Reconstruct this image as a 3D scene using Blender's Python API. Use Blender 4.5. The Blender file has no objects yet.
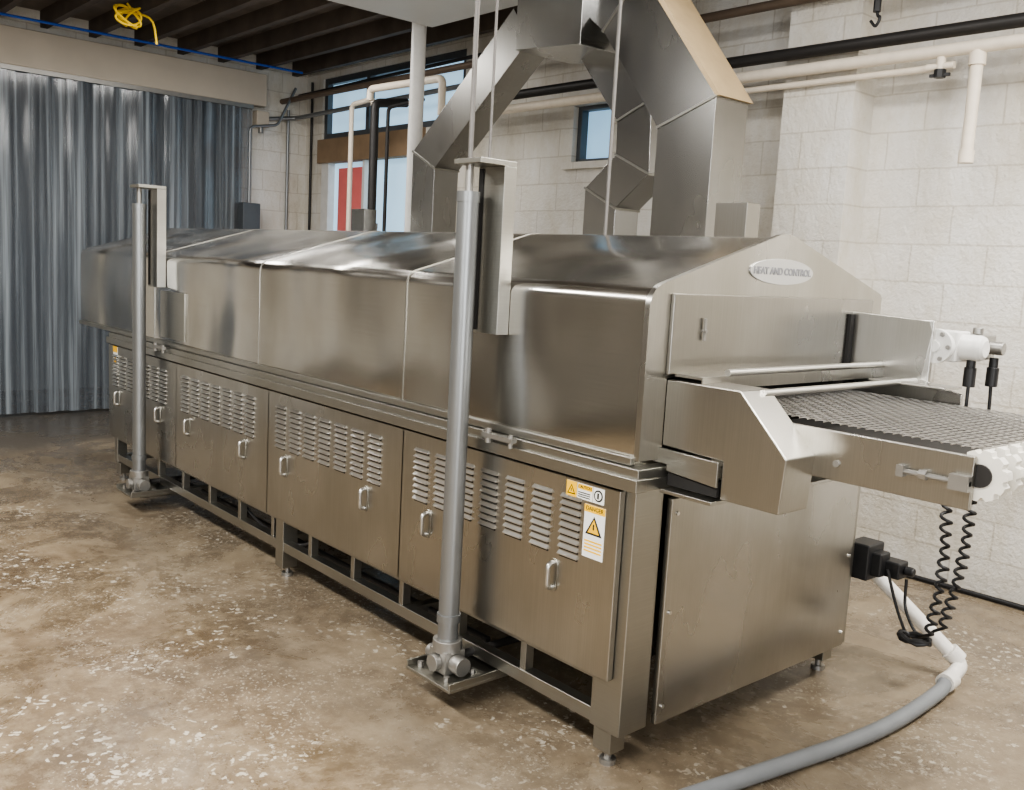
import bpy, bmesh, math, random
from mathutils import Vector, Matrix
random.seed(7)
C = bpy.context.scene.collection
R = math.radians
try: bpy.context.scene.view_settings.look = 'AgX - Medium High Contrast'
except Exception: pass
# ---------------------------------------------------------------- camera
CAM = Vector((1.888, -2.166, 1.6)); F = 938.0
ax = Vector((.657, .138, -.741)).normalized()
ay = Vector((.752, -.049, .657)); ay = (ay - ax*ay.dot(ax)).normalized()
az = ax.cross(ay)
def W(u, v, axis, val):
    r = Vector((u-512, v-395, F))
    d = Vector((r.dot(ax), r.dot(ay), r.dot(az)))
    t = (val - CAM[axis]) / d[axis]
    return CAM + d*t
cd = bpy.data.cameras.new('camera'); cam = bpy.data.objects.new('camera', cd); C.objects.link(cam)
right = Vector((ax[0], ay[0], az[0])); down = Vector((ax[1], ay[1], az[1])); fwd = Vector((ax[2], ay[2], az[2]))
m = Matrix((right, -down, -fwd)).transposed().to_4x4(); m.translation = CAM
cam.matrix_world = m
cd.sensor_width = 36; cd.lens = F/1024*36; cd.clip_start = .02
bpy.context.scene.camera = cam
# ---------------------------------------------------------------- materials
def nmat(name):
    mt = bpy.data.materials.new(name); mt.use_nodes = True
    nt = mt.node_tree; b = nt.nodes['Principled BSDF']
    return mt, nt, b
def pos(nt, scale=(1,1,1)):
    g = nt.nodes.new('ShaderNodeNewGeometry'); mp = nt.nodes.new('ShaderNodeMapping')
    mp.inputs['Scale'].default_value = scale
    nt.links.new(g.outputs['Position'], mp.inputs['Vector']); return mp.outputs[0]
def noise(nt, vec, scale, detail=4, rough=.55, dist=0):
    n = nt.nodes.new('ShaderNodeTexNoise'); n.inputs['Scale'].default_value = scale
    n.inputs['Detail'].default_value = detail; n.inputs['Roughness'].default_value = rough; n.inputs['Distortion'].default_value = dist
    nt.links.new(vec, n.inputs['Vector']); return n.outputs['Fac']
def ramp(nt, fac, stops):
    r = nt.nodes.new('ShaderNodeValToRGB'); e = r.color_ramp.elements
    while len(e) < len(stops): e.new(.5)
    for i, (p, c) in enumerate(stops):
        e[i].position = p; e[i].color = (c, c, c, 1) if isinstance(c, (int, float)) else (*c, 1)
    nt.links.new(fac, r.inputs[0]); return r.outputs[0]
def mix(nt, fac, a, b, blend='MIX'):
    n = nt.nodes.new('ShaderNodeMix'); n.data_type = 'RGBA'; n.blend_type = blend
    for s, v in ((n.inputs[0], fac), (n.inputs[6], a), (n.inputs[7], b)):
        if isinstance(v, (int, float)): s.default_value = v
        elif isinstance(v, tuple): s.default_value = (*v, 1)
        else: nt.links.new(v, s)
    return n.outputs[2]
def mul(nt, a, b_, op='MULTIPLY'):
    n = nt.nodes.new('ShaderNodeMath'); n.operation = op
    for s, v in ((n.inputs[0], a), (n.inputs[1], b_)):
        if isinstance(v, (int, float)): s.default_value = v
        else: nt.links.new(v, s)
    return n.outputs[0]
def bump(nt, b, h, strength, dist=.01, normal=None):
    n = nt.nodes.new('ShaderNodeBump'); n.inputs['Strength'].default_value = strength; n.inputs['Distance'].default_value = dist
    nt.links.new(h, n.inputs['Height'])
    if normal: nt.links.new(normal, n.inputs['Normal'])
    nt.links.new(n.outputs[0], b.inputs['Normal']); return n.outputs[0]
def steel(name, col, rough=.3, brush=(1, 1, 80), wav=.25, dirt=.2, streak=.12, wscale=1.5, smear=(1, 1, .5)):
    mt, nt, b = nmat(name)
    b.inputs['Metallic'].default_value = 1
    n1 = noise(nt, pos(nt, brush), 3, 2)
    n2 = noise(nt, pos(nt, smear), 2.0, 4, .55)
    c2 = tuple(x*(1-dirt) for x in (col[0], col[1]*.98, col[2]*.93))
    cc = mix(nt, ramp(nt, n2, [(.36, 1.), (.64, 0.)]), col, c2)
    cc = mix(nt, streak, cc, ramp(nt, n1, [(.3, .3), (.7, .7)]), 'OVERLAY')
    nt.links.new(cc, b.inputs['Base Color'])
    rr = nt.nodes.new('ShaderNodeMapRange'); nt.links.new(n2, rr.inputs[0])
    rr.inputs[1].default_value = .35; rr.inputs[2].default_value = .65
    rr.inputs[3].default_value = rough+.05; rr.inputs[4].default_value = rough-.03
    nt.links.new(rr.outputs[0], b.inputs['Roughness'])
    if wav: bump(nt, b, noise(nt, pos(nt), wscale, 0), wav, .05)
    return mt
def plain(name, col, rough=.5, metal=0, var=.15, scale=14):
    mt, nt, b = nmat(name)
    n = noise(nt, pos(nt), scale, 3)
    nt.links.new(mix(nt, n, tuple(c*(1-var) for c in col), tuple(min(1, c*(1+var)) for c in col)), b.inputs['Base Color'])
    b.inputs['Roughness'].default_value = rough; b.inputs['Metallic'].default_value = metal
    return mt
M = {}
M['hood'] = steel('hood_steel', (.56, .545, .515), .19, (1, 1, 90), 1.5, .12, .12, 2.0)
M['panel'] = steel('panel_steel', (.48, .47, .445), .28, (120, 120, 1), .3, .16, .12, 1.5, (1.4, 1.4, .8))
M['frame'] = steel('frame_steel', (.43, .425, .40), .33, (1, 1, 60), .0, .15, .08)
M['inset'] = steel('inset_steel', (.38, .37, .35), .28, (120, 120, 1), .2, .16, .12, 1.5)
M['bright'] = plain('bright_steel', (.72, .71, .68), .3, 1, .04, 3)
M['grip'] = plain('grip_steel', (.54, .53, .505), .32, 1, .04, 3)
M['wire'] = plain('wire_steel', (.46, .44, .41), .4, 1, .04, 3)
M['duct'] = steel('duct_steel', (.38, .38, .375), .24, (20, 20, 1), .15, .12, .04, .7)
M['tube'] = plain('grey_tube', (.28, .29, .295), .38, .8, .06)
M['rod'] = plain('dull_rod', (.20, .19, .18), .5, .6, .06)
M['dark'] = plain('dark_inside', (.012, .011, .010), .8)  # near-black colour stands in for shade inside openings and gaps
M['bed'] = plain('belt_bed', (.02, .018, .016), .6, 0)
M['black'] = plain('black_rubber', (.015, .015, .016), .45)
M['blackpipe'] = plain('black_pipe', (.03, .028, .027), .5, .2)
M['brownpipe'] = plain('brown_pipe', (.16, .12, .09), .55, .3)
M['whitepipe'] = plain('white_pipe', (.74, .66, .55), .5)
M['pvc'] = plain('pvc', (.78, .75, .70), .35)
M['hose'] = plain('grey_hose', (.20, .21, .22), .5)
M['whitepaint'] = plain('white_paint', (.70, .69, .66), .4)
M['plastic'] = plain('white_plastic', (.78, .75, .67), .4)
M['yellow'] = plain('yellow_rope', (.85, .58, .03), .6)
M['stickeryellow'] = plain('sticker_yellow', (.9, .52, .02), .5, 0, .03)
M['stickerwhite'] = plain('sticker_white', (.8, .8, .77), .5, 0, .03)
M['ink'] = plain('ink', (.02, .02, .02), .5)
M['red'] = plain('red_sheet', (.82, .20, .19), .6, 0, .25, 3)
M['blue'] = plain('blue_cable', (.03, .10, .45), .5)
M['wood'] = plain('brown_wood', (.26, .18, .11), .7, 0, .3, 5)
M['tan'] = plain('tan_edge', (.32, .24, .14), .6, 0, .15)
M['cast'] = plain('cast_metal', (.36, .35, .33), .42, .85)
M['greybox'] = plain('grey_box', (.10, .11, .12), .5, .3)
M['passage'] = plain('passage_wall', (.30, .34, .38), .6, 0, .3, 1)
mt, nt, b = nmat('dim_wall'); M['backdrop'] = mt
nt.links.new(ramp(nt, noise(nt, pos(nt, (1, 1, .6)), .9, 2), [(.38, (.13, .12, .105)), (.52, (.30, .275, .24)), (.64, (.56, .53, .47))]), b.inputs['Base Color'])  # dark and pale patches put in to vary the steel's reflections
M['plate'] = plain('name_plate', (.58, .58, .57), .34, .7, .03)
M['inkgrey'] = plain('ink_grey', (.24, .24, .25), .5)
def mortar(name, axis, base=(.80, .78, .735)):
    mt, nt, b = nmat(name)
    g = nt.nodes.new('ShaderNodeNewGeometry'); s = nt.nodes.new('ShaderNodeSeparateXYZ'); c = nt.nodes.new('ShaderNodeCombineXYZ')
    nt.links.new(g.outputs['Position'], s.inputs[0]); nt.links.new(s.outputs[axis], c.inputs[0]); nt.links.new(s.outputs[2], c.inputs[1])
    wob = nt.nodes.new('ShaderNodeTexNoise'); wob.inputs['Scale'].default_value = 7; nt.links.new(c.outputs[0], wob.inputs['Vector'])
    ws = nt.nodes.new('ShaderNodeVectorMath'); ws.operation = 'SCALE'; ws.inputs['Scale'].default_value = .012; nt.links.new(wob.outputs['Color'], ws.inputs[0])
    wa = nt.nodes.new('ShaderNodeVectorMath'); wa.operation = 'ADD'; nt.links.new(c.outputs[0], wa.inputs[0]); nt.links.new(ws.outputs[0], wa.inputs[1])
    br = nt.nodes.new('ShaderNodeTexBrick'); nt.links.new(wa.outputs[0], br.inputs['Vector'])
    br.inputs['Scale'].default_value = 1; br.inputs['Brick Width'].default_value = .41; br.inputs['Row Height'].default_value = .205
    br.inputs['Mortar Size'].default_value = .008; br.inputs['Mortar Smooth'].default_value = .9
    br.inputs['Color1'].default_value = (*base, 1); br.inputs['Color2'].default_value = (base[0]*.95, base[1]*.945, base[2]*.94, 1)
    br.inputs['Mortar'].default_value = (base[0]*.77, base[1]*.745, base[2]*.71, 1)
    st = ramp(nt, noise(nt, pos(nt, (1, 1, .5)), 2.2, 9, .75), [(.40, 1.), (.58, (.88, .85, .79)), (.75, (.62, .57, .48))])
    nt.links.new(mix(nt, 1., br.outputs['Color'], st, 'MULTIPLY'), b.inputs['Base Color'])
    b.inputs['Roughness'].default_value = .5
    n1 = bump(nt, b, br.outputs['Fac'], -.9, .016)
    bump(nt, b, noise(nt, pos(nt), 28, 6, .7), .9, .014, n1)
    return mt
M['wallx'] = mortar('painted_block_x', 0); M['wally'] = mortar('painted_block_y', 1)
mt, nt, b = nmat('stained_concrete'); M['floor'] = mt
nA = noise(nt, pos(nt), .9, 10, .72, .4); nB = noise(nt, pos(nt), 8, 9, .8); nC = noise(nt, pos(nt), 1.3, 9, .70, .5)
col = ramp(nt, nA, [(.36, (.10, .068, .038)), (.46, (.175, .125, .073)), (.54, (.25, .19, .118)), (.66, (.36, .285, .19))])
col = mix(nt, ramp(nt, nC, [(.45, .0), (.55, .7)]), col, (.10, .069, .040))
col = mix(nt, ramp(nt, nB, [(.46, .0), (.64, .5)]), col, (.41, .33, .225))
def chips(scale, th, mlo, mhi, mscale, amt, c, off):
    global col
    vo = nt.nodes.new('ShaderNodeTexVoronoi'); vo.inputs['Scale'].default_value = scale
    wp = nt.nodes.new('ShaderNodeVectorMath'); wp.operation = 'ADD'
    nv = nt.nodes.new('ShaderNodeTexNoise'); nv.inputs['Scale'].default_value = scale*.9; nv.inputs['Detail'].default_value = 4
    ps = pos(nt); nt.links.new(ps, nv.inputs['Vector'])
    sc = nt.nodes.new('ShaderNodeVectorMath'); sc.operation = 'SCALE'; sc.inputs['Scale'].default_value = 2.4/scale
    nt.links.new(nv.outputs['Color'], sc.inputs[0]); nt.links.new(ps, wp.inputs[0]); nt.links.new(sc.outputs[0], wp.inputs[1]); nt.links.new(wp.outputs[0], vo.inputs['Vector'])
    chip = ramp(nt, vo.outputs['Distance'], [(th-.02, 1.), (th+.02, 0.)])
    mp = nt.nodes.new('ShaderNodeMapping'); mp.inputs['Location'].default_value = (off, off*2, 0); nt.links.new(pos(nt), mp.inputs['Vector'])
    msk = ramp(nt, noise(nt, mp.outputs[0], mscale, 6, .7), [(mlo, 0.), (mhi, 1.)])
    col = mix(nt, mul(nt, mul(nt, chip, msk), amt), col, c)
chips(24, .27, .50, .57, 1.5, .85, (.62, .56, .46), 3.1)
chips(50, .28, .48, .57, 1.4, .6, (.54, .48, .38), 7.7)
chips(13, .19, .55, .60, 1.1, .65, (.55, .48, .38), 1.3)
g = nt.nodes.new('ShaderNodeNewGeometry'); sx = nt.nodes.new('ShaderNodeSeparateXYZ'); nt.links.new(g.outputs['Position'], sx.inputs[0])
wet = nt.nodes.new('ShaderNodeMapRange'); nt.links.new(mul(nt, sx.outputs[0], nA, 'ADD'), wet.inputs[0])
wet.inputs[1].default_value = -5.6; wet.inputs[2].default_value = -5.2; wet.inputs[3].default_value = .85; wet.inputs[4].default_value = 0
col = mix(nt, wet.outputs[0], col, (.035, .029, .024))
# smoother grey worn strip along the fryer
st = nt.nodes.new('ShaderNodeMapRange'); nt.links.new(mul(nt, mul(nt, sx.outputs[1], 1.0), mul(nt, nC, .8), 'SUBTRACT'), st.inputs[0])
st.inputs[1].default_value = -1.15; st.inputs[2].default_value = -.75; st.inputs[3].default_value = 0; st.inputs[4].default_value = .35
col = mix(nt, st.outputs[0], col, (.21, .185, .15))
nt.links.new(col, b.inputs['Base Color'])
nt.links.new(ramp(nt, nC, [(.46, .40), (.54, .10)]), b.inputs['Roughness'])
bump(nt, b, nB, .3, .01)
M['deck'] = plain('ceiling_deck', (.17, .145, .125), .7, 0, .6, 4)
M['joist'] = plain('ceiling_joist', (.10, .08, .065), .7, 0, .6, 4)
M['beam'] = plain('cream_beam', (.52, .46, .38), .6, 0, .12, 3)
M['whiteceil'] = plain('white_board', (.55, .56, .56), .6, 0, .05, 3)
def emis(name, col, st):
    mt, nt, b = nmat(name)
    n = noise(nt, pos(nt, (3, 3, 1)), 1.5, 3)
    b.inputs['Base Color'].default_value = (*col, 1); b.inputs['Roughness'].default_value = .15
    nt.links.new(mix(nt, n, tuple(c*.65 for c in col), col), b.inputs['Emission Color']); b.inputs['Emission Strength'].default_value = st
    return mt
M['glass'] = emis('daylit_glass', (.42, .64, .82), 1.1)
M['glassblue'] = emis('blue_glass', (.32, .54, .74), 1.1)
mt, nt, b = nmat('strip_plastic'); M['strip'] = mt
n = noise(nt, pos(nt, (1, 14, .2)), 1.6, 5, .6)
nt.links.new(ramp(nt, n, [(.36, (.09, .10, .115)), (.52, (.17, .19, .21)), (.68, (.36, .40, .43))]), b.inputs['Base Color'])
nt.links.new(ramp(nt, n, [(.4, .50), (.62, .82)]), b.inputs['Alpha'])
b.inputs['Roughness'].default_value = .13
b.inputs['Specular IOR Level'].default_value = .65
# ---------------------------------------------------------------- mesh builder
class MB:
    def __init__(s): s.b = bmesh.new()
    def box(s, x0, x1, y0, y1, z0, z1, mi=0):
        v = [s.b.verts.new(p) for p in ((x0,y0,z0),(x1,y0,z0),(x1,y1,z0),(x0,y1,z0),(x0,y0,z1),(x1,y0,z1),(x1,y1,z1),(x0,y1,z1))]
        for f in ((3,2,1,0),(4,5,6,7),(0,1,5,4),(1,2,6,5),(2,3,7,6),(3,0,4,7)):
            s.b.faces.new([v[i] for i in f]).material_index = mi
        return s
    def prism(s, pts, axis, a, bb, mi=0):
        def mk(p, t):
            q = list(p); q.insert(axis, t); return s.b.verts.new(q)
        A = [mk(p, a) for p in pts]; B = [mk(p, bb) for p in pts]; n = len(pts)
        fs = [s.b.faces.new(A), s.b.faces.new(B[::-1])]
        for i in range(n): fs.append(s.b.faces.new((A[i], B[i], B[(i+1) % n], A[(i+1) % n])))
        for f in fs: f.material_index = mi
        return s
    def tube(s, pts, r, seg=14, mi=0, caps=True):
        pts = [Vector(p) for p in pts]; rs = r if isinstance(r, (list, tuple)) else [r]*len(pts)
        n = len(pts); rings = []; up = None
        for i, p in enumerate(pts):
            if i == 0: t = pts[1]-p
            elif i == n-1: t = p-pts[i-1]
            else: t = (pts[i+1]-p).normalized()+(p-pts[i-1]).normalized()
            if t.length < 1e-9: t = Vector((0,0,1))
            t.normalize()
            if up is None: up = t.orthogonal().normalized()
            up = (up - t*up.dot(t))
            up = up.normalized() if up.length > 1e-6 else t.orthogonal().normalized()
            w = t.cross(up)
            rings.append([s.b.verts.new(p + (up*math.cos(a)+w*math.sin(a))*rs[i]) for a in (2*math.pi*k/seg for k in range(seg))])
        for A, B in zip(rings, rings[1:]):
            for k in range(seg):
                s.b.faces.new((A[k], A[(k+1)%seg], B[(k+1)%seg], B[k])).material_index = mi
        if caps:
            s.b.faces.new(rings[0][::-1]).material_index = mi; s.b.faces.new(rings[-1]).material_index = mi
        return s
    def cyl(s, p, q, r, seg=20, mi=0): return s.tube([p, q], r, seg, mi)
def smooth(pts, n=8):
    pts = [Vector(p) for p in pts]; out = []
    P = [pts[0]*2-pts[1]] + pts + [pts[-1]*2-pts[-2]]
    for i in range(1, len(P)-2):
        for k in range(n):
            t = k/n; a, b_, c, d = P[i-1], P[i], P[i+1], P[i+2]
            out.append(.5*((2*b_)+(-a+c)*t+(2*a-5*b_+4*c-d)*t*t+(-a+3*b_-3*c+d)*t**3))
    out.append(pts[-1]); return out
def fillet(pts, r=.05, n=5):
    pts = [Vector(p) for p in pts]; out = [pts[0]]
    for a, p, c in zip(pts, pts[1:], pts[2:]):
        u = (a-p).normalized()*r; w = (c-p).normalized()*r
        for k in range(n+1):
            t = k/n; out.append((p+u)*(1-t)**2 + p*2*t*(1-t) + (p+w)*t*t)
    out.append(pts[-1]); return out
WO = {}
def obj(name, mb, mats, parent=None, bev=0, origin=None, label=None):
    bm = mb.b; bmesh.ops.recalc_face_normals(bm, faces=bm.faces)
    vs = [v.co for v in bm.verts]
    if origin is None:
        lo = Vector([min(v[i] for v in vs) for i in range(3)]); hi = Vector([max(v[i] for v in vs) for i in range(3)])
        origin = Vector(((lo.x+hi.x)/2, (lo.y+hi.y)/2, lo.z))
    origin = Vector(origin)
    bmesh.ops.translate(bm, verts=bm.verts, vec=-origin)
    me = bpy.data.meshes.new(name); bm.to_mesh(me); bm.free()
    for mm in (mats if isinstance(mats, (list, tuple)) else [mats]): me.materials.append(M[mm])
    me.polygons.foreach_set('use_smooth', [True]*len(me.polygons)); me.set_sharp_from_angle(angle=R(32))
    o = bpy.data.objects.new(name, me); C.objects.link(o)
    WO[o.name] = origin
    if parent: o.parent = parent; o.location = origin - WO[parent.name]
    else: o.location = origin
    if bev:
        bv = o.modifiers.new('bevel', 'BEVEL'); bv.width = bev; bv.segments = 2; bv.limit_method = 'ANGLE'; bv.angle_limit = R(40); bv.harden_normals = True
    if label: o['label'] = label
    return o
def tag(o, label, cat, group=None):
    o['label'] = label; o['category'] = cat
    if group: o['group'] = group
    return o
def thing(name, loc, label, cat, group=None):
    o = bpy.data.objects.new(name, None); C.objects.link(o); o.location = loc; o.empty_display_size = .1
    WO[o.name] = Vector(loc); return tag(o, label, cat, group)
def struct(name, mb, mats, parent=None, bev=0):
    o = obj(name, mb, mats, parent, bev)
    o['kind'] = 'structure'; return o
def copy_tree(o, parent, off):
    c = o.copy(); C.objects.link(c); c.parent = parent
    c.location = o.location + Vector(off); WO[c.name] = WO[o.name] + Vector(off)
    for ch in list(o.children): copy_tree(ch, c, (0,0,0))
    return c
def lettering(text, size, M4, mat, parent, ext=.001, name='lettering', fat=0, sx=1):
    cu = bpy.data.curves.new(name, 'FONT'); cu.body = text; cu.size = size; cu.extrude = ext; cu.align_x = 'CENTER'; cu.align_y = 'CENTER'; cu.offset = fat
    to = bpy.data.objects.new('tmp', cu); C.objects.link(to)
    bpy.context.view_layer.update()
    me = bpy.data.meshes.new_from_object(to.evaluated_get(bpy.context.evaluated_depsgraph_get()))
    bpy.data.objects.remove(to)
    loc = M4.translation.copy(); rot = M4.copy(); rot.translation = (0,0,0); me.transform(rot @ Matrix.Diagonal((sx, 1, 1, 1)))
    me.materials.clear(); me.materials.append(M[mat])
    o = bpy.data.objects.new(name, me); C.objects.link(o); WO[o.name] = loc
    o.parent = parent; o.location = loc - WO[parent.name]; return o
def facing(loc, r, up):
    r = Vector(r); up = Vector(up); n = r.cross(up)
    m = Matrix((r, up, n)).transposed().to_4x4(); m.translation = loc; return m
# ---------------------------------------------------------------- the setting
YW = 2.95; XL = -7.45
struct('floor', MB().box(-9, 5, -6, YW+.2, -.1, 0), 'floor')
wb = MB()
for x0, x1, z0, z1 in [(-9, -7.1, 0, 3.9), (-7.1, -5.3, 3.42, 3.9), (-5.3, -4.7, 0, 2.8), (-5.3, -4.7, 3.42, 3.9), (-4.7, -3.35, 0, 3.9),
                (-3.35, -2.95, 0, 2.40), (-3.35, -2.95, 2.82, 3.9), (-2.95, 5, 0, 3.9)]: wb.box(x0, x1, YW, YW+.25, z0, z1)
struct('wall_back', wb, 'wallx')
struct('wall_back_pilaster', MB().box(-1.38, -.93, YW-.22, YW, 0, 3.6), 'wallx')
wl = MB(); wl.box(XL-.2, XL, 2.22, YW, 0, 3.9); wl.box(XL-.2, XL, -6, -1.45, 0, 3.9); wl.box(XL-.2, XL, -1.45, 2.22, 3.1, 3.9)
struct('wall_left', wl, 'wally')
struct('wall_passage', MB().box(-9.2, -9.0, -6, YW, 0, 3.9), 'passage')
struct('wall_front', MB().box(-9, 5, -6.2, -6, 0, 3.9), 'backdrop')
struct('wall_right', MB().box(5, 5.2, -6, YW, 0, 3.9), 'backdrop')
struct('trim_1', MB().box(XL, XL+.14, -3, 2.42, 3.08, 3.40), 'beam', bev=.01)
cl = struct('ceiling', MB().box(-9, 5, -6, YW+.2, 3.60, 3.7), 'deck')
for k in range(18):
    y = -4.2+k*.41
    obj('joist', MB().box(XL, 4, y, y+.06, 3.46, 3.6), 'joist', cl)
w1 = struct('window_1', MB().box(-7.1, -4.7, YW+.08, YW+.10, 2.80, 3.42), 'glass')
fr = MB()
for x in (-7.1, -6.3, -5.5, -4.76): fr.box(x, x+.06, YW+.02, YW+.08, 2.8, 3.42)
fr.box(-7.1, -4.7, YW+.022, YW+.08, 2.8, 2.86); fr.box(-7.1, -4.7, YW+.022, YW+.08, 3.36, 3.42)
obj('window_frame', fr, 'greybox', w1)
struct('trim_2', MB().box(-7.15, -5.25, YW-.03, YW+.2, 2.56, 2.80), 'wood')
d1 = struct('door_1', MB().box(-7.08, -5.3, YW+.08, YW+.10, 0, 2.56), 'glass')
fr = MB()
for x, w in ((-7.1, .14), (-6.3, .04), (-5.36, .06)): fr.box(x, x+w, YW+.0, YW+.08, 0, 2.56)
obj('door_frame', fr, 'whitepaint', d1)
tag(obj('sheet', MB().box(-6.80, -6.36, YW+.03, YW+.06, 0, 2.5), 'red'), 'bright red sheet covering the left side of the glazed back door', 'sheet')
w2 = struct('window_2', MB().box(-3.35, -2.95, YW+.12, YW+.14, 2.40, 2.82), 'glassblue')
fr = MB(); fr.box(-3.35, -3.31, YW+.05, YW+.12, 2.4, 2.82); fr.box(-2.99, -2.95, YW+.05, YW+.12, 2.4, 2.82); fr.box(-3.31, -2.99, YW+.05, YW+.12, 2.4, 2.43); fr.box(-3.31, -2.99, YW+.05, YW+.12, 2.79, 2.82)
obj('window_frame', fr, 'greybox', w2)
struct('trim_5', MB().box(-3.42, -2.88, YW-.04, YW+.05, 2.35, 2.40), 'wallx')
struct('trim_3', MB().box(-3.9, -2.75, .2, 2.0, 3.28, 3.44), 'whiteceil')
struct('trim_4', MB().cyl((-4.06, 2.0, 0), (-4.06, 2.0, 3.6), .055, 24), 'whitepaint')
# ---------------------------------------------------------------- strip curtain
cur = thing('strip_curtain', (XL+.1, .4, 0), 'dark translucent plastic strip curtain filling the wide doorway on the left wall', 'curtain')
obj('rail', MB().box(XL+.06, XL+.13, -1.45, 2.28, 3.04, 3.10), 'cast', cur)
for k in range(25):
    y0 = -1.42+k*.147; mb = MB(); n = 8
    x = XL+.09+(.014 if k % 2 else 0); ph = random.uniform(0, 6); amp = random.uniform(.004, .012); tw = random.uniform(-.02, .02)
    rows = []
    for j in range(13):
        z = .03+(3.05-.03)*j/12; sway = .010*math.sin(ph+j*.4)*(1-j/12)
        rows.append([mb.b.verts.new((x+amp*math.cos((i/n-.5)*math.pi)*(1 if k % 2 else -1)+sway+tw*(i/n-.5), y0+.175*i/n+sway*.4, z)) for i in range(n+1)])
    for A, B in zip(rows, rows[1:]):
        for i in range(n): mb.b.faces.new((A[i], A[i+1], B[i+1], B[i]))
    obj('strip', mb, 'strip', cur)
# ---------------------------------------------------------------- the machine
XE = .05; WD = 1.38; XH = -5.33; XB = -4.62
mac = thing('industrial_fryer', (-2.3, .69, 0), 'long stainless steel tunnel fryer with gabled hood, louvred side panels and outfeed belt', 'food machine')
obj('tank', MB().box(XB+.05, XE-.05, .04, WD-.06, .34, .93), 'panel', mac)
fb = MB()
for y0, y1 in ((.0, .05), (WD-.05, WD)):
    fb.box(XB+.01, XE-.01, y0, y1, .137, .185); fb.box(XB+.01, XE-.01, y0+.001, y1, .285, .33)
    x = XB+.38
    while x < XE-.1: fb.box(x, x+.03, y0+.005, y1-.005, .18, .29); x += .38
for x in (XB+.02, -3.5, -2.34, -1.18): fb.box(x, x+.05, .045, WD-.045, .139, .183)
obj('base_frame', fb, 'frame', mac, .003)
cp = MB().prism([(-.08, .13), (XE, .13), (XE, .94), (-.015, .94), (-.015, .34), (-.08, .34)], 1, -.004, .13)
obj('corner_post', cp, 'frame', mac, .004)
obj('corner_post', MB().box(-.02, XE, WD-.05, WD+.004, .13, .938), 'frame', mac, .004)
obj('corner_post', MB().box(XB, XB+.06, -.004, .06, .13, .938), 'frame', mac, .004)
for x in (-.07, -2.27, XB+.004):
    for y in (.008, WD-.083):
        z1 = .125 if x != -2.27 else .30
        lg = obj('leg', MB().box(x, x+.078, y-(.012 if z1 > .2 and y < .5 else 0), y+.07, .05, z1), 'frame', mac, .003)
        obj('foot', MB().cyl((x+.04, y+.035, 0), (x+.04, y+.035, .018), .028).cyl((x+.04, y+.035, .016), (x+.04, y+.035, .052), .013), 'cast', lg)
lb = MB()
lb.box(XB-.02, XE+.036, -.05, 0, .942, .983); lb.box(XB-.015, XE+.028, -.035, WD+.02, .98, 1.012); lb.box(XB-.02, XE+.036, WD, WD+.04, .942, .983)
lb.box(XE-.01, XE+.034, -.001, WD+.001, .944, .981)
obj('gutter_ledge', lb, 'frame', mac, .003)
pc = -.59
pan = obj('side_panel', MB().box(pc-.575, pc+.60, -.032, -.006, .312, .932), 'panel', mac, .004)
for k in range(7):
    cx = -.61+(k-3)*.138; lb = MB()
    for j in range(9):
        z = .666+j*.0242
        lb.prism([(-.031, z+.016), (-.043, z+.006), (-.043, z+.003), (-.031, z+.003)], 0, cx-.045, cx+.045)
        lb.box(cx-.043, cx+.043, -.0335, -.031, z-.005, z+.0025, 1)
    obj('louver_bank', lb, ['bright', 'dark'], pan)
def handle(cx, z, y, parent):
    h = MB(); L = [(cx+.021*math.cos(a), z+.037+.021*math.sin(a)) for a in (math.pi*k/8 for k in range(9))] + [(cx-.021*math.cos(a), z-.037-.021*math.sin(a)) for a in (math.pi*k/8 for k in range(9))]
    h.prism(L, 1, y-.004, y+.001, 1)
    h.tube(fillet([(cx, y, z-.042), (cx, y-.026, z-.042), (cx, y-.026, z+.042), (cx, y, z+.042)], .02, 8), .009, 12)
    obj('handle', h, ['grip', 'frame'], parent)
for s in (-1, 1): handle(-.618+s*.356, .587, -.032, pan)
for k in (1, 2, 3): copy_tree(pan, mac, (-1.16*k, 0, 0))
obj('rear_panel', MB().box(XB+.05, -.02, WD+.005, WD+.03, .312, .932), 'panel', mac, .004)
ep = obj('end_panel', MB().box(XE, XE+.022, .148, WD-.055, .14, .90), 'panel', mac, .004)
for z in (.2, .52, .85):
    for y in (.175, WD-.08): obj('bolt', MB().cyl((XE+.022, y, z), (XE+.028, y, z), .007, 8), 'bright', ep)
def arc(cy, cz, r, a0, a1, n=5): return [(cy+r*math.cos(R(a0+(a1-a0)*k/n)), cz+r*math.sin(R(a0+(a1-a0)*k/n))) for k in range(n+1)]
def prof(g=0, z0=1.012):
    left = [(-g, z0)] + arc(.06, 1.505, .06+g, 180, 106.5)
    rgt = [(WD-y, z) for y, z in reversed(left)]
    return left + [(.64, 1.742+g), (.69, 1.748+g), (.74, 1.742+g)] + rgt
hd = obj('hood', MB().prism(prof(), 0, XH, XE-.021), 'hood', mac)
for x in (-1.22, -2.5, -3.9):
    obj('seam', MB().prism(prof(.003), 0, x-.003, x+.003), 'frame', hd)
lp = MB(); lp.box(XH, XE-.02, -.018, 0, 1.014, 1.04); lp.box(XH, XE-.02, WD, WD+.018, 1.014, 1.04)
obj('hood_lip', lp, 'frame', hd, .003)
ef = MB()
out = [(-.006, 1.03)] + arc(.07, 1.50, .076, 180, 106.5) + [(.65, 1.755), (.69, 1.760)]
far_ = [(.73, 1.755)] + [(WD-y, z) for y, z in reversed(arc(.02, 1.545, .026, 180, 106.5))] + [(WD+.006, 1.03)]
full = out + far_
open_ = [(1.20, 1.03), (1.20, 1.285), (.10, 1.285), (.10, 1.03)]
ef.prism(full + open_, 0, XE-.02, XE)
obj('hood_end', ef, 'panel', hd)
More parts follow.
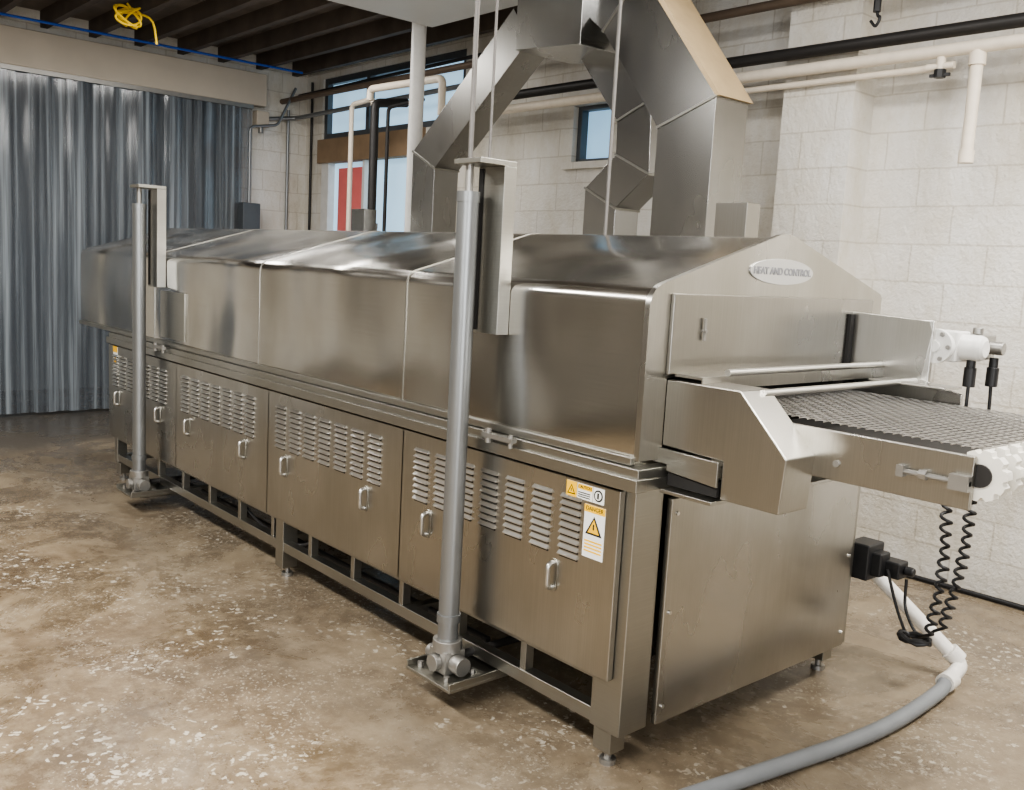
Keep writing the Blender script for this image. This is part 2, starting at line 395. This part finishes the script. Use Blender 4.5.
rp = obj('inspection_panel', MB().box(XE, XE+.014, .09, 1.30, 1.295, 1.545), 'inset', hd, .004)
obj('latch', MB().cyl((XE+.014, .24, 1.43), (XE+.03, .24, 1.43), .006, 8).box(XE+.02, XE+.026, .235, .245, 1.40, 1.47), 'cast', rp)
obj('opening_shade', MB().box(XE-.0205, XE-.018, .09, 1.21, 1.02, 1.30), 'dark', hd)  # dark sheet stands in for the unlit interior behind the end plate
ov = MB(); ov.prism([(.67+.19*math.cos(a), 1.63+.044*math.sin(a)) for a in (2*math.pi*k/48 for k in range(48))], 0, XE, XE+.006)
npl = obj('name_plate', ov, 'plate', hd, .001)
lettering('HEAT AND CONTROL', .033, facing((XE+.007, .67, 1.63), (0,1,0), (0,0,1)), 'inkgrey', npl, .001, 'lettering', .0011, 1.04)
def post(x, y, sgn):
    ys = lambda a, b_: sorted((y+sgn*a, y+sgn*b_))
    t = obj('lift_post', MB().cyl((x, y, .22), (x, y, 1.84), .038, 28).cyl((x, y, .30), (x, y, .33), .044, 28).cyl((x, y, 1.81), (x, y, 1.845), .041, 28), 'tube', mac)
    a, b_ = ys(.065 if sgn > 0 else .02, .119)
    x0, x1 = (x-.03, x+.11) if sgn > 0 else (x-.085, x+.085)
    bk = obj('hood_bracket', MB().box(x0, x1, a, b_, 1.36, 1.935), 'frame' if sgn > 0 else 'inset', t, .002)
    if sgn > 0:
        a, b_ = ys(-.042, .119); obj('cap', MB().box(x-.036, x1, a, b_, 1.935, 1.953), 'frame', bk, .002)
        a, b_ = ys(.061, .066); obj('slot_shade', MB().box(x-.022, x+.0, a, b_, 1.37, 1.93), 'dark', t)  # dark strip paints the shade between tube and bracket
    obj('lift_screw', MB().cyl((x, y, 1.84), (x, y, 1.935), .014, 12), 'cast', t)
    pb = MB(); ya, yb = ys(-.10, .2)
    pb.box(x-.115, x+.15, ya, yb, .10, .112); pb.box(x-.114, x-.105, ya+.001, yb-.001, .111, .135); pb.box(x+.14, x+.149, ya+.001, yb-.001, .111, .135)
    a, b_ = ys(0, .3); pb.box(x-.03, x+.03, a, b_, .06, .101)
    obj('base_plate', pb, 'frame', t, .002)
    gb = MB(); gb.box(x-.05, x+.05, y-.045, y+.045, .115, .20); gb.cyl((x, y, .19), (x, y, .235), .055)
    gb.cyl((x+.05, y, .155), (x+.10, y, .155), .035); gb.cyl((x-.10, y, .155), (x-.05, y, .155), .028); gb.cyl((x, y-sgn*.045, .155), (x, y-sgn*.07, .155), .032)
    gx = obj('gearbox', gb, 'cast', t, .003)
    for dx in (-.08, .08):
        for dy in (-.06, .06): obj('bolt', MB().cyl((x+dx, y+dy, .112), (x+dx, y+dy, .13), .011, 6), 'cast', t)
    return t
for x in (-.70, -3.83): post(x, -.12, 1)
for x in (-.70, -3.83): post(x, WD+.12, -1)
obj('drive_shaft', MB().cyl((-.75, .12, .155), (-3.8, .12, .155), .014, 12).cyl((-.70, -.05, .155), (-.70, .35, .155), .016, 12).cyl((-3.83, -.05, .155), (-3.83, .35, .155), .016, 12), 'blackpipe', mac)
obj('hanging_wire', MB().tube(smooth([(-2.9, .06, .30), (-2.6, .05, .20), (-2.35, .06, .17), (-2.1, .05, .19), (-1.9, .06, .29)]), .007, 8), 'black', mac)
obj('reinforcing_plate', MB().box(-3.78, -3.42, -.012, 0, 1.06, 1.34), 'frame', hd, .002)
for x in (-.62, -3.75):
    obj('latch', MB().box(x, x+.16, -.075, -.05, 1.0, 1.016).cyl((x+.02, -.06, .98), (x+.02, -.06, 1.03), .012, 10).cyl((x+.14, -.06, .98), (x+.14, -.06, 1.025), .009, 10), 'cast', mac)
pf = [(XE, 1.28), (.32, 1.28), (.49, 1.11), (.48, .95), (.28, .95), (.28, 1.065), (XE, 1.073)]
obj('outfeed_cheek', MB().prism(pf, 1, .10, .25), 'panel', mac, .004)
pf2 = [(XE, 1.50), (.36, 1.488), (.375, 1.45), (.35, 1.28), (.50, 1.24), (.50, 1.05), (XE, 1.05)]
obj('outfeed_cheek', MB().prism(pf2, 1, 1.15, 1.17), 'panel', mac, .003)
obj('gap_shade', MB().box(XE, XE+.025, 1.12, 1.148, 1.29, 1.49), 'dark', mac)  # solid black strip painted as the shade beside the far cheek
obj('drip_bracket', MB().prism([(XE+.036, 1.0), (.275, .985), (.275, 1.062), (XE-.02, 1.068), (XE-.02, 1.02), (XE+.036, 1.02)], 1, .085, .097), 'frame', mac, .002)
obj('slot_shade', MB().box(XE+.036, .272, .095, .14, .955, 1.0), 'dark', mac)  # dark box stands in for the shade under the bracket
obj('drip_tray', MB().box(XE+.036, .28, .06, 1.2, .935, .947), 'frame', mac, .002)
rail = None
for ya, yb in ((.245, .262), (1.13, 1.147)):
    r_ = obj('conveyor_rail', MB().box(.36, .93, ya, yb, 1.05, 1.19), 'panel', mac, .003)
    rail = rail or r_
for x in (.45, .70): obj('cross_bar', MB().box(x, x+.03, .26, 1.13, 1.08, 1.105), 'frame', mac)
tn = MB().cyl((.74, .235, 1.12), (.93, .235, 1.12), .007, 10).box(.74, .76, .225, .247, 1.105, 1.135).box(.88, .93, .222, .247, 1.10, 1.14).cyl((.80, .235, 1.12), (.82, .235, 1.12), .014, 6)
obj('belt_tensioner', tn, 'cast', rail)
for x in (.42, .56):
    obj('bolt', MB().cyl((x, .238, 1.10), (x, .246, 1.10), .01, 8), 'cast', rail)
for k in range(11):
    y = .285+k*.082; sp = MB()
    prf = []
    for a in range(60):
        rr = .066 if a % 6 < 4 else .056
        prf.append((.938+rr*math.cos(2*math.pi*a/60), 1.14+rr*math.sin(2*math.pi*a/60)))
    sp.prism(prf, 1, y-.016, y+.016)
    obj('sprocket', sp, 'plastic', mac)
obj('shaft', MB().cyl((.938, .262, 1.14), (.938, 1.13, 1.14), .03), 'blackpipe', mac)
obj('belt_bed', MB().box(.10, .895, .28, 1.12, 1.11, 1.12), 'bed', mac)
bl = MB(); path = []
x = .0
while x < .95: path.append((x, 1.207)); x += .026
na = len(path)
x = .93-.026
while x > .3: path.append((x, 1.073)); x -= .026
for px, pz in path: bl.tube([(px, .268, pz), (px, 1.125, pz)], .0022, 5)
ny = 34
for k in range(ny):
    y = .284+k*(1.112-.284)/(ny-1)
    pts = [(px, y+(.007 if (i+k) % 2 else -.007), pz+.001) for i, (px, pz) in enumerate(path[:na])]
    bl.tube(pts, .0015, 4)
obj('wire_belt', bl, 'wire', mac)
obj('cross_rod', MB().cyl((.20, .2, 1.315), (.20, 1.15, 1.315), .011, 12), 'bright', mac)
obj('cross_rod', MB().cyl((.33, .2, 1.27), (.33, 1.15, 1.27), .011, 12), 'bright', mac)
obj('cover_plate', MB().prism([(XE+.014, 1.30), (.17, 1.30), (.17, 1.26), (.165, 1.26), (.165, 1.29), (XE+.014, 1.29)], 1, .12, 1.15), 'panel', mac, .001)
obj('cover_plate', MB().box(.22, .50, 1.02, 1.15, 1.262, 1.27), 'panel', mac, .002)
mx = .375
g1 = obj('gear_motor', MB().cyl((mx, 1.20, 1.40), (mx, 1.26, 1.40), .052, 28).box(mx-.045, mx+.055, 1.225, 1.335, 1.345, 1.455), 'whitepaint', mac, .006)
obj('flange', MB().cyl((mx, 1.175, 1.40), (mx, 1.195, 1.40), .062, 32).cyl((mx, 1.16, 1.40), (mx, 1.178, 1.40), .022, 16), 'whitepaint', g1, .002)
for a in range(6): obj('bolt', MB().cyl((mx+.05*math.cos(a*1.047), 1.165, 1.40+.05*math.sin(a*1.047)), (mx+.05*math.cos(a*1.047), 1.178, 1.40+.05*math.sin(a*1.047)), .008, 6), 'cast', g1)
obj('mounting_plate', MB().box(.32, .375, 1.152, 1.175, 1.27, 1.49), 'bright', g1, .003)
mb_ = MB().cyl((mx+.055, 1.28, 1.40), (mx+.115, 1.28, 1.40), .046, 28).tube([(mx+.115, 1.28, 1.40), (mx+.128, 1.28, 1.40), (mx+.136, 1.28, 1.40)], [.046, .042, .030], 28)
obj('motor_body', mb_, 'whitepaint', g1)
obj('terminal_box', MB().box(mx+.02, mx+.10, 1.335, 1.45, 1.355, 1.445).cyl((mx+.10, 1.40, 1.40), (mx+.15, 1.40, 1.40), .024, 16).cyl((mx+.06, 1.38, 1.445), (mx+.06, 1.38, 1.47), .018, 12), 'cast', g1, .004)
for gx, gy in ((mx+.09, 1.28), (mx+.12, 1.40)):
    obj('cable_gland', MB().cyl((gx, gy, 1.365), (gx, gy, 1.30), .016, 12).cyl((gx, gy, 1.33), (gx, gy, 1.26), .021, 12), 'black', g1, .002)
def sticker(x0, x1, z0, z1, parts):
    s = obj('warning_sticker', MB().box(x0, x1, -.0335, -.0318, z0, z1), 'stickerwhite', pan)
    for kind, a, b_, c, d in parts:
        if kind == 'tri':
            obj('triangle', MB().prism([(a-d, b_-d*.8), (a+d, b_-d*.8), (a, b_+d*.9)], 1, -.0345, -.0335).prism([(a-d*.68, b_-d*.62), (a+d*.68, b_-d*.62), (a, b_+d*.62)], 1, -.0352, -.0345, 1).box(a-d*.08, a+d*.08, -.0358, -.0352, b_-d*.3, b_+d*.2), ['ink', 'stickeryellow'], s)
        if kind == 'bar': obj('band', MB().box(a, b_, -.0345, -.0335, c, d), 'stickeryellow', s)
        if kind == 'line': obj('print', MB().box(a, b_, -.0345, -.0335, c, d), 'ink', s)
        if kind == 'ring': obj('pictogram', MB().cyl((a, -.0345, b_), (a, -.0335, b_), d, 20).cyl((a, -.0352, b_), (a, -.0345, b_), d*.72, 20, 1).box(a-.004, a+.004, -.0358, -.0352, b_-d*.5, b_+d*.5), ['ink', 'stickerwhite'], s)
    return s
s1 = sticker(-.222, -.175, .872, .922, [('bar', -.222, -.175, .872, .922), ('tri', -.199, .895, 0, .019)])
s2 = sticker(-.172, -.105, .872, .922, [('bar', -.170, -.107, .904, .920)] + [('line', -.168, -.115, .878+k*.007, .881+k*.007) for k in range(3)])
s3 = sticker(-.102, -.055, .872, .922, [('ring', -.079, .897, 0, .019)])
s4 = sticker(-.135, -.045, .690, .862, [('bar', -.135, -.045, .838, .862), ('tri', -.09, .795, 0, .036)] + [('bar', -.128, -.052, .742-k*.011, .747-k*.011) for k in range(4)])
lettering('CAUTION', .013, facing((-.1385, -.0348, .912), (1,0,0), (0,0,1)), 'ink', s2, .0005)
lettering('DANGER', .019, facing((-.09, -.0348, .850), (1,0,0), (0,0,1)), 'ink', s4, .0005)
sticker(-4.55, -4.47, .74, .93, [('bar', -4.55, -4.47, .89, .93), ('tri', -4.51, .84, 0, .03)])
# ---------------------------------------------------------------- electrical and drain
jb = thing('connector_block', (.05, 1.47, .38), 'black heavy duty plug connectors fixed at the rear corner of the fryer', 'connector')
obj('housing', MB().box(.0, .10, 1.41, 1.54, .40, .55).box(.02, .14, 1.44, 1.52, .42, .52), 'black', jb, .008)
obj('housing', MB().box(.10, .20, 1.48, 1.56, .42, .49).cyl((.2, 1.53, .455), (.24, 1.53, .455), .02, 12), 'black', jb, .008)
obj('mounting_tab', MB().box(.0, .03, 1.386, 1.41, .42, .58), 'bright', jb)
tag(obj('drain_pipe', MB().tube(fillet([(.02, 1.60, .40), (.385, 1.74, .065), (.40, 1.60, .045), (.405, 1.56, .045)], .04), .03, 18).cyl((.375, 1.73, .085), (.34, 1.71, .12), .038).cyl((.402, 1.61, .045), (.406, 1.54, .045), .037), 'pvc'), 'white plastic drain pipe sloping from the fryer to the floor', 'pipe')
tag(obj('hose', MB().tube(smooth([(.407, 1.535, .045), (.42, 1.45, .035), (.432, 1.1, .03), (.412, .8, .03), (.354, .43, .03), (.30, .10, .03), (.22, -.4, .03), (.1, -.9, .03)]), .028, 16), 'hose'), 'grey flexible hose curving across the floor from the white drain pipe', 'hose')
def coil(a, b_, r, turns):
    a = Vector(a); b_ = Vector(b_); out = []; n = turns*10
    for i in range(n+1):
        t = i/n; p = a.lerp(b_, t); p.x += math.sin(math.pi*t)*.02
        rr = r*(.8+.35*math.sin(t*9)**2)
        an = 2*math.pi*turns*t; out.append(p + Vector((rr*math.cos(an), rr*math.sin(an), 0)))
    return out
a1 = smooth([(mx+.09, 1.28, 1.26), (mx+.09, 1.28, 1.15), (.43, 1.34, 1.0), (.40, 1.38, .86)], 6)
c1 = thing('coiled_cable', (.38, 1.45, .25), 'black coiled cable hanging nearest the fryer from the white gear motor', 'cable')
obj('cable', MB().tube(a1 + coil((.385, 1.40, .82), (.36, 1.45, .26), .017, 12) + smooth([(.34, 1.46, .24), (.29, 1.5, .22), (.22, 1.53, .30), (.21, 1.53, .42)], 5), .0065, 8), 'black', c1)
a2 = smooth([(mx+.12, 1.40, 1.26), (mx+.12, 1.41, 1.15), (.48, 1.44, 1.0), (.48, 1.45, .9)], 6)
c2 = thing('coiled_cable', (.42, 1.5, .25), 'black coiled cable hanging furthest from the fryer beside its twin', 'cable')
obj('cable', MB().tube(a2 + coil((.455, 1.45, .86), (.38, 1.52, .28), .017, 13) + smooth([(.35, 1.52, .25), (.28, 1.50, .18), (.22, 1.48, .28), (.16, 1.46, .46)], 5), .0065, 8), 'black', c2)
obj('plug', MB().tube([(.30+.06*math.cos(a*.5), 1.46+.04*math.sin(a*.5), .215+.008*math.sin(a*1.3)) for a in range(26)], .010, 8), 'black', c1)
# ---------------------------------------------------------------- ducts (standing just behind the fryer)
du = thing('exhaust_duct', (-1.9, 1.75, 1.2), 'branched rectangular sheet metal exhaust duct rising in mitred elbows behind the fryer', 'duct')
def duct(path, w, y0, y1, mat='duct'):
    P = [Vector(p) for p in path]; L = []; Rr = []
    for i, p in enumerate(P):
        d0 = (p-P[i-1]).normalized() if i else None; d1 = (P[i+1]-p).normalized() if i < len(P)-1 else None
        n0 = Vector((-d0.y, d0.x)) if d0 else None; n1 = Vector((-d1.y, d1.x)) if d1 else None
        if n0 is None: nn, k = n1, 1
        elif n1 is None: nn, k = n0, 1
        else: nn = (n0+n1).normalized(); k = 1/max(.4, nn.dot(n0))
        L.append(p+nn*w/2*k); Rr.append(p-nn*w/2*k)
    for i in range(len(P)-1):
        obj('duct_section', MB().prism([tuple(L[i]), tuple(L[i+1]), tuple(Rr[i+1]), tuple(Rr[i])], 1, y0, y1), mat, du, .003)
    for i in range(1, len(P)-1):
        a, b_ = L[i], Rr[i]; d = (b_-a).normalized()*.006; t = Vector((-d.y, d.x)).normalized()*.006
        obj('flange', MB().prism([tuple(a-d-t), tuple(a-d+t), tuple(b_+d+t), tuple(b_+d-t)], 1, y0-.006, y1+.006), 'frame', du)
    return L, Rr
def wp2(u, v, y): p = W(u, v, 1, y); return (p.x, p.z)
ZB = 1.25
b0 = wp2(515, 50, 1.50); b1 = wp2(580, 44, 1.50)
obj('duct_section', MB().prism([(b0[0], b0[1]), (b1[0], b1[1]), (b1[0], 3.44), (b0[0], 3.44)], 1, 1.50, 1.96), 'duct', du, .003)
p1 = wp2(426, 160, 1.6); p2 = wp2(524, 24, 1.6)
duct([(p1[0], ZB), p1, p2], .25, 1.58, 1.78)
p3 = wp2(686, 112, 1.56); p4 = wp2(622, 2, 1.56)
L, Rr = duct([(p3[0], ZB), p3, p4, (b1[0]-.05, 3.20)], .35, 1.56, 1.82)
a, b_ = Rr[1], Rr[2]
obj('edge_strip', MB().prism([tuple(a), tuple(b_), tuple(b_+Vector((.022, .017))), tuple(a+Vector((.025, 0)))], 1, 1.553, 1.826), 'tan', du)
q = [wp2(600, 235, 1.84), wp2(600, 198, 1.84), wp2(632, 164, 1.84), wp2(634, 110, 1.84), wp2(592, 40, 1.84)]
q[0] = (q[1][0], ZB)
duct(q, .25, 1.84, 2.04)
for (qx, w_, ye) in ((p1[0], .2, 1.58), (p3[0], .3, 1.56), (q[0][0], .2, 1.84)):
    obj('duct_stub', MB().box(qx-w_/2, qx+w_/2, WD+.02, ye, ZB+.01, ZB+.24), 'duct', du)
tag(obj('hanger_rod', MB().cyl((-.70, -.12, 1.955), (-.70, -.12, 3.46), .009, 12), 'rod'), 'thin steel rod rising from the nearest lift post to the ceiling', 'rod')
tag(obj('hanger_rod', MB().cyl((-.67, -.06, 1.955), (-.67, -.06, 3.46), .005, 12), 'rod'), 'thinner steel rod just right of the one above the nearest lift post', 'rod')
p = W(605, 235, 1, .85)
tag(obj('conduit', MB().cyl((p.x, .85, 1.715), (p.x, .85, 3.46), .008, 12), 'rod'), 'thin vertical conduit in front of the middle duct branch', 'conduit')
# ---------------------------------------------------------------- wall pipes
def run(name, pts, r, mat, label, cat='pipe', seg=14, f=.05):
    return tag(obj(name, MB().tube(fillet(pts, f) if len(pts) > 2 else pts, r, seg), mat), label, cat)
run('pipe', [(XL, 2.66, 3.18), (2, 2.66, 3.18)], .028, 'brownpipe', 'rusty brown pipe running highest along the back wall')
run('pipe', [(-4.4, 2.64, 2.885), (3, 2.64, 2.875)], .034, 'blackpipe', 'thick black pipe running along the back wall above the white pipe')
run('pipe', [(-4.4, 2.66, 2.79), (3, 2.66, 2.79)], .033, 'whitepipe', 'thick cream pipe running just below the black pipe on the back wall')
run('pipe', [(-1.9, 2.70, 2.72), (-.5, 2.70, 2.72)], .018, 'whitepipe', 'thin cream pipe tucked below the thick cream pipe beside the pilaster')
dp = MB().cyl((-.25, 2.66, 2.24), (-.25, 2.66, 2.77), .030, 18).cyl((-.25, 2.66, 2.70), (-.25, 2.66, 2.76), .04, 18).cyl((-.25, 2.66, 2.23), (-.25, 2.66, 2.29), .037, 18)
tag(obj('drop_pipe', dp, 'whitepipe'), 'short capped cream pipe hanging down the back wall at right', 'pipe')
sv = thing('valve', (-.43, 2.66, 2.66), 'small black and white valve hanging under the cream pipe', 'valve')
obj('body', MB().cyl((-.43, 2.66, 2.70), (-.43, 2.66, 2.76), .022, 14).cyl((-.50, 2.66, 2.715), (-.36, 2.66, 2.715), .018, 14), 'whitepipe', sv)
obj('cap', MB().cyl((-.43, 2.66, 2.66), (-.43, 2.66, 2.70), .03, 8).box(-.48, -.38, 2.65, 2.67, 2.665, 2.68), 'black', sv)
hk = W(876, 20, 1, 2.6)
tag(obj('hook', MB().tube(smooth([(hk.x, 2.6, 3.46), (hk.x, 2.6, 3.05), (hk.x+.02, 2.6, 2.99), (hk.x, 2.6, 2.95), (hk.x-.03, 2.6, 2.98)]), .008, 8).cyl((hk.x, 2.6, 3.02), (hk.x, 2.6, 3.1), .02, 10), 'black'), 'small black hook hanging above the black wall pipe', 'hook')
run('conduit', [(XL+.03, 2.5, 2.98), (XL+.1, 2.78, 3.02), (-4.5, 2.78, 3.06)], .022, 'tube', 'grey conduit crossing in front of the tall window', 'conduit')
run('conduit', [(XL+.22, 2.2, 2.09), (XL+.22, 2.2, 2.85), (XL+.22, 2.5, 2.9), (XL+.22, 2.7, 3.3)], .014, 'tube', 'thin grey conduit rising from the dark box beside the curtain', 'conduit')
run('conduit', [(-7.28, YW-.03, 0), (-7.28, YW-.03, 3.4)], .014, 'blackpipe', 'thin dark conduit on the back wall near the room corner', 'conduit')
run('conduit', [(XL+.03, 2.72, 0), (XL+.03, 2.72, 3.10)], .016, 'tube', 'grey conduit fixed upright on the left wall between curtain and corner', 'conduit')
run('conduit', [(XL+.06, 2.83, 3.26), (-4.2, 2.83, 3.30)], .016, 'blackpipe', 'slim dark conduit running just below the ceiling over the tall window', 'conduit')
run('cable', [(-.6, 2.88, .015), (.6, 2.90, .015), (2.5, 2.88, .015)], .014, 'black', 'black cable lying on the floor along the foot of the back wall', 'cable')
jx = thing('junction_box', (XL+.04, 2.42, 2.86), 'small cream junction box at the end of the curtain beam', 'junction box')
obj('enclosure', MB().box(XL, XL+.10, 2.33, 2.47, 2.88, 3.04), 'beam', jx, .008)
obj('gland', MB().cyl((XL+.05, 2.40, 2.82), (XL+.05, 2.40, 2.88), .025, 12), 'cast', jx)
eb = thing('electrical_box', (XL+.22, 2.2, 0), 'dark grey electrical box on a post beside the curtain', 'electrical box')
obj('enclosure', MB().box(XL+.16, XL+.28, 2.11, 2.30, 1.82, 2.09), 'greybox', eb, .008)
obj('support_post', MB().box(XL+.20, XL+.24, 2.19, 2.22, 0, 1.82), 'blackpipe', eb)
def wv(u, v, y): return tuple(W(u, v, 1, y))
a = wv(352, 105, 2.4); run('pipe', [(a[0], 2.4, 0), (a[0], 2.4, 2.95), (a[0]+.35, 2.4, 2.97), (a[0]+.35, 2.4, 0)], .022, 'whitepipe', 'cream pipe looping over in front of the back door')
a = wv(375, 108, 2.3); run('pipe', [(a[0], 2.3, 0), (a[0], 2.3, 2.9), (a[0], 2.62, 2.95)], .038, 'blackpipe', 'vertical black pipe standing in front of the back door')
a = wv(388, 118, 2.35); run('pipe', [(a[0], 2.35, 0), (a[0], 2.35, 2.86), (a[0]+.5, 2.35, 2.88)], .016, 'blackpipe', 'slim black pipe bending right at the top beside the thick black one')
a = wv(370, 100, 2.2); run('pipe', [(a[0], 2.2, 2.9), (a[0], 2.2, 2.99), (a[0]+1.0, 2.2, 2.97), (a[0]+1.0, 2.2, 2.7)], .03, 'whitepipe', 'cream pipe elbow reaching toward the white column')
run('cable', [(-7.1, -1.5, 3.44), (-7.1, 2.7, 3.44)], .012, 'blue', 'blue cable strung along the ceiling above the curtain beam', 'cable')
yc = W(127, 14, 2, 3.38); rp_ = []
for i in range(90):
    a_ = i*.35; rp_.append((yc.x+.07*math.sin(a_*.31)+.03*math.cos(a_*2), yc.y+.10*math.cos(a_)*math.sin(a_*.13+1)+.03*math.sin(a_*1.7), 3.36+.07*math.sin(a_*.9)))
rp_ += [(yc.x, yc.y+.1, 3.40), (yc.x, yc.y+.2, 3.36), (yc.x-.02, yc.y+.24, 3.2)]
tag(obj('rope', MB().tube(smooth([(yc.x, yc.y, 3.46)]+rp_, 3), .009, 6), 'yellow'), 'yellow rope bundled and tied under the dark ceiling', 'rope')
# ---------------------------------------------------------------- lights
def area(name, loc, size, sy, power, col, target=None):
    l = bpy.data.lights.new(name, 'AREA'); l.shape = 'RECTANGLE'; l.size = size; l.size_y = sy; l.energy = power; l.color = col
    o = bpy.data.objects.new(name, l); C.objects.link(o); o.location = loc
    if target: o.rotation_euler = (Vector(target)-Vector(loc)).to_track_quat('-Z', 'Y').to_euler()
    return o
area('unseen_overhead_light', (1.0, -2.8, 3.4), 2.5, .4, 220, (1, .97, .92))
area('unseen_overhead_light', (-2.5, -2.6, 3.4), 3, .4, 200, (1, .97, .92))
area('unseen_overhead_light', (1.6, 1.6, 3.4), .5, 2, 180, (1, .97, .92))
area('unseen_overhead_light', (-5.0, .6, 3.4), .5, 2, 80, (1, .97, .93))
area('unseen_overhead_light', (-.6, .9, 3.44), 1.8, .6, 60, (1, .97, .93))  # added fill above the frame, brightens the hood roof
area('unseen_side_light', (4.7, -2.5, 1.8), 1.6, 2.5, 140, (.96, .98, 1), (-2, 0, 1))  # unseen area light from the right; no door stands there
area('unseen_side_light', (1.5, -5.7, 2.0), 4.0, 1.6, 110, (.96, .98, 1), (-2.5, 0, 1))  # added out of view, placed to steer reflections on the hood side
w = bpy.data.worlds.new('world'); bpy.context.scene.world = w; w.use_nodes = True
w.node_tree.nodes['Background'].inputs[0].default_value = (.7, .75, .8, 1); w.node_tree.nodes['Background'].inputs[1].default_value = .5
